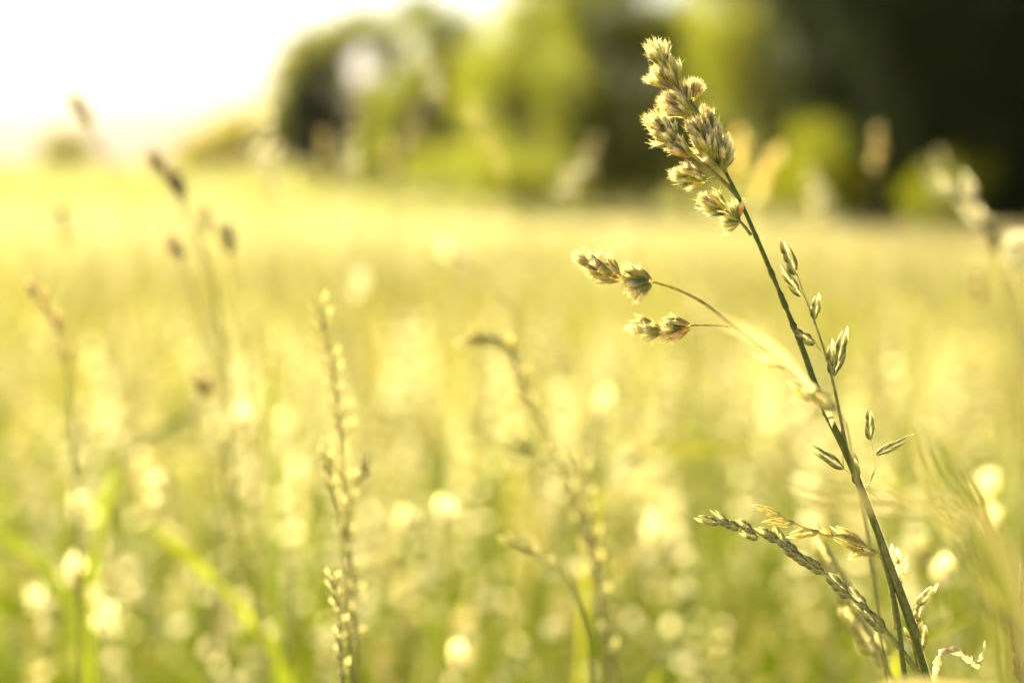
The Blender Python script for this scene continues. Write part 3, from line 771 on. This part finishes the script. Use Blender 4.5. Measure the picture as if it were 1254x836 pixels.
simple_plant("fescue_grass", p1, .53, along(p1, .02, .42, 16, 30, .8) + along(p1, .5, .9, 12, 24, .7), "tall slender fescue stalk left of centre, softly blurred, beaded from tip to foot", "fescue", W=6.5)
p2 = [(459, 558), (444, 580), (430, 612), (422, 650), (424, 700), (430, 850)]
simple_plant("fescue_grass", p2, .52, along(p2, 0, .5, 7, 24, .7), "short curved fescue branch bending right, against the tall slender stalk left of centre", "fescue", W=10)
p3 = [(408, 712), (414, 740), (416, 780), (418, 820), (420, 870)]
simple_plant("fescue_grass", p3, .47, along(p3, 0, .8, 10, 26), "low nearly sharp fescue tip at the bottom edge left of centre", "fescue", W=10)
p3b = [(400, 560), (404, 590), (412, 620), (420, 660), (426, 760), (434, 850)]
simple_plant("fescue_grass", p3b, .51, along(p3b, 0, .3, 6, 22), "small fescue branch leaning left, against the tall slender stalk left of centre", "fescue", W=9)
p4 = [(588, 412), (612, 416), (630, 440), (644, 480), (662, 515), (680, 556), (700, 610), (722, 670), (736, 730), (748, 800), (760, 850)]
simple_plant("bent_tip_grass", p4, .60, along(p4, .0, .38, 12, 34, .8) + along(p4, .5, .9, 12, 26), "blurred stalk right of centre with a drooping pale tip, leaning left", "grass", W=11, rad=.0006)
p5 = [(634, 545), (655, 556), (680, 580), (704, 620), (725, 680), (742, 760), (745, 850)]
simple_plant("bent_tip_grass", p5, .61, along(p5, 0, .2, 6, 30), "pale side tip jutting left from beside the drooping stalk right of centre", "grass", W=12)
p6 = [(714, 575), (720, 620), (728, 680), (735, 740), (742, 850)]
simple_plant("upright_grass", p6, .60, along(p6, 0, .8, 12, 28), "upright blurred stalk close along the drooping one right of centre", "grass", W=9)
p7 = [(630, 664), (650, 674), (672, 688), (692, 706), (706, 725), (718, 770), (726, 850)]
simple_plant("arched_grass", p7, .53, along(p7, 0, .45, 9, 22), "small arched cream spike low in the centre, bending left", "grass", W=8)
p8 = [(40, 355), (58, 378), (74, 412), (83, 455), (87, 500), (90, 560), (94, 640), (97, 720), (98, 850)]
simple_plant("rusty_grass", p8, .64, along(p8, 0, .34, 10, 24, .6), "rusty brown drooping head on a tall stalk near the left edge", "grass", c0=(.25, .16, .05), c1=(.6, .45, .18), W=8)
p9 = [(252, 478), (258, 500), (272, 560), (290, 640), (308, 720), (322, 790), (332, 850)]
simple_plant("thin_brown_grass", p9, .66, along(p9, 0, .06, 4, 22), "thin dark brown stalk with one small knob, left of centre", "grass", c0=(.3, .2, .08), c1=(.5, .38, .16), W=9)

def traced_head(px, py, d, size, kind, label, ang=0.0, tone=1.0, path=None):
    """a blurred stalk whose head stands at px,py; ang leans the head to the left"""
    k = d / FPX
    top = P(px, py, d); dirv = (UP * math.cos(ang) + RT * -math.sin(ang)).normalized()
    b = to_ground(top, random.uniform(-.02, .06), random.uniform(0, .05))
    e = empty(KINDNAME[kind][0], b); mb = MB()
    Lh = size * k
    tube(mb, spline([top + dirv * Lh * .4, top - dirv * Lh * .5, (top - dirv * Lh * 1.2).lerp(b, .25), b], 7), lambda t: .0003 + .00035 * t, lambda t: lerp((.5, .46, .2), (.25, .27, .06), t), 6)
    mb.build("stem", M_STEM, e, b); mb = MB()
    if kind == 'cocksfoot':
        for j in range(3):
            c = top + dirv * (Lh * (j - 1) * .36) + (RT * random.uniform(-1, 1) + FW * random.uniform(-1, 1)) * Lh * .07
            cock_cluster(mb, c - dirv * Lh * .18, c + dirv * Lh * .26, Lh * .32, 14, .5 if tone > .8 else .85, .006)
    elif kind == 'airy':
        for j in range(22):
            c = top + dirv * random.uniform(-.5, .5) * Lh + rdir() * Lh * .22
            spikelet(mb, c, c + (dirv + rdir() * .5).normalized() * .007, .0032, 2, (.92, .89, .74), (.95, .93, .84))
    else:
        for j in range(14):
            s = 1 if j % 2 else -1; c = top + dirv * (Lh * (j / 13 - .5)); o = (RT * s + FW * random.uniform(-.6, .6)) * .35
            spikelet(mb, c, c + (dirv + o).normalized() * .010, .0035, 3, OLIVE, PALE)
    if tone != 1: mb.c = [tuple(v * tone for v in c) for c in mb.c]
    mb.build("seed_head", M_HEAD, e, b)
    tag(e, label, KINDNAME[kind][1])
TH = [(198, 205, .70, 34, 'cocksfoot', "upper knot of a dark golden head against the pale field at upper left", .6, .7),
      (219, 232, .69, 24, 'cocksfoot', "small dark golden knot just below another at upper left", .4, .55),
      (280, 296, .74, 26, 'cocksfoot', "dark golden knot standing alone right of the upper left pair", .2, .6),
      (215, 306, .72, 26, 'cocksfoot', "small olive knot below the upper left pair", .5, .7),
      (251, 270, .80, 30, 'cocksfoot', "faint tan knot between the upper left pair and the lone one", .2, .9),
      (602, 185, 1.0, 84, 'fescue', "arched pale spike against the trees left of the sharp head", .5, 1),
      (722, 190, 1.25, 44, 'cocksfoot', "faint pale knot against the dark middle tree", -.5, .7),
      (700, 222, 1.15, 50, 'airy', "pale airy head just below the faint knot at the dark middle tree", -.6, .6),
      (905, 196, 1.3, 62, 'cocksfoot', "tall tan blurred head immediately right of the sharp clusters", .1, 1.3),
      (938, 215, 1.2, 64, 'cocksfoot', "tan blurred head leaning right, second to the right of the sharp clusters", -.5, 1.3),
      (1073, 185, 1.3, 48, 'cocksfoot', "tan blurred oval head alone against the black wood", -.1, 1),
      (1190, 255, .74, 60, 'airy', "whitish head leaning left before the dark tree near the right edge", .5, .7),
      (1213, 288, .72, 40, 'cocksfoot', "greyish knot low on the slope of the head near the right edge", .4, .6),
      (1244, 312, .70, 34, 'airy', "pale knot at the right border under the dark tree", .1, .7),
      (1150, 222, 1.5, 50, 'airy', "yellowish head in front of the small lit bush at the right", .3, .7),
      (1005, 245, 1.6, 50, 'airy', "dull yellow head at the grass line under the bright tree", .3, 1),
      (1195, 350, .95, 44, 'cocksfoot', "ochre knot in the pale field near the right border", .0, .8),
      (430, 200, 1.2, 50, 'airy', "pale tan head in front of the dark left tree's foot", .1, .6),
      (398, 190, 1.4, 50, 'cocksfoot', "dull tan head rising into the shade of the left tree", .1, .9),
      (505, 160, 1.15, 70, 'cocksfoot', "tan head high in front of the left wood", -.2, .7),
      (528, 105, 1.2, 44, 'airy', "highest pale head before the left wood", .1, .55),
      (440, 135, 1.3, 52, 'cocksfoot', "ochre head before the upper part of the dark left tree", .0, .6),
      (475, 195, 1.4, 42, 'cocksfoot', "pinkish tan head low between the left trees", .1, 1),
      (318, 160, 1.1, 70, 'airy', "yellowish airy head over the washed out bush", .0, .7),
      (330, 205, 1.0, 60, 'airy', "pale airy head below the washed out bush", .1, .7),
      (104, 142, .85, 34, 'fescue', "faint spike tip against the white sky at upper left", .6, 1),
      (75, 275, .95, 44, 'cocksfoot', "ochre knot at the far left of the pale field", .1, .9),
      (560, 310, .9, 44, 'airy', "pale spot of a head in the field left of the lower golden branch", 1.0, 1),
      (1210, 604, .80, 30, 'airy', "brightest white head shining in the field at the right", .1, 1.25),  # shining heads: sun glints painted as whiter, brightened seed colour
      (1214, 642, .80, 16, 'airy', "small shining head right under the brightest white one", .1, 1.15),
      (543, 632, .80, 20, 'airy', "shining cream head low in the centre", .0, 1.2),
      (495, 640, .85, 22, 'airy', "small shining head left of the cream one low in the centre", .0, 1.1),
      (190, 604, .85, 24, 'airy', "shining cream head low at the left", .0, 1.15),
      (95, 628, .80, 18, 'airy', "small shining head near the rusty stalk's foot", .0, 1.1),
      (93, 702, .75, 16, 'airy', "lowest small shining head near the left edge", .0, 1.1),
      (295, 515, .85, 26, 'airy', "soft shining head in the field left of the tall slender stalk", .0, 1.1),
      (50, 750, .85, 40, 'airy', "large cream head in the lower left corner", .1, 1.05),
      (130, 765, .8, 50, 'airy', "leaning cream head along the bottom at left", .4, 1.05),
      (562, 810, .75, 22, 'airy', "shining head at the bottom edge in the centre", .0, 1.15),
      (740, 500, 1.0, 26, 'airy', "round pale head right of centre in the mid field", .0, 1.1),
      (440, 355, 1.2, 30, 'airy', "pale head in the upper field above the tall slender stalk", .0, 1),
      (1135, 690, .72, 16, 'fescue', "small pale head right of the white husks", .3, 1),
      (1156, 706, .70, 22, 'airy', "cream knot further right of the white husks", .1, 1.1),
      (800, 655, .85, 26, 'airy', "pale round head left of the drooping panicle's tip", .0, 1.05)]
for t in TH: traced_head(*t)

# broad green blades one can tell apart
for nm, pts, d, w_, lb_, c_ in [
    ("broad_blade", [(178, 638), (215, 668), (250, 700), (290, 738), (330, 790), (360, 850)], .72, .0062, "bright lime blade slanting down to the right at lower left", (.12, .13, .01)),
    ("broad_blade", [(900, 680), (870, 728), (840, 775), (800, 836), (780, 900)], .70, .0062, "bright green blade rising to the right at the bottom centre right", (.085, .10, .01)),
    ("broad_blade", [(975, 543), (900, 546), (840, 549), (790, 553), (740, 600), (720, 700), (710, 850)], .78, .0050, "yellow-green blade lying level at mid height left of the thick stem", (.11, .11, .01)),
    ("broad_blade", [(250, 492), (215, 518), (170, 545), (140, 580), (120, 660), (110, 850)], .8, .0060, "green blade rising right at the left of the field", (.085, .10, .01)),
    ("broad_blade", [(-20, 640), (20, 668), (60, 700), (90, 760), (100, 850)], .8, .0070, "green blade sloping down from the left border", (.085, .10, .01)),
    ("broad_blade", [(1210, 745), (1150, 770), (1110, 790), (1090, 860)], .62, .0055, "yellow-green blade behind the curled dry one at the bottom right", (.11, .11, .01)),
    ("broad_blade", [(330, 425), (334, 500), (336, 600), (340, 850)], .8, .003, "upright dark green blade left of the tall slender stalk", (.07, .09, .02)),
    ("broad_blade", [(700, 780), (672, 790), (640, 806), (600, 850)], .8, .006, "short green blade at the bottom just left of the drooping stalk", (.08, .095, .01))]:
    blade(nm, pts, d + .06, w_ * .8, lb_, tuple(q * 1.25 for q in c_), side=(RT * .5 + UP * .7 + FW * .2), fold=.25)
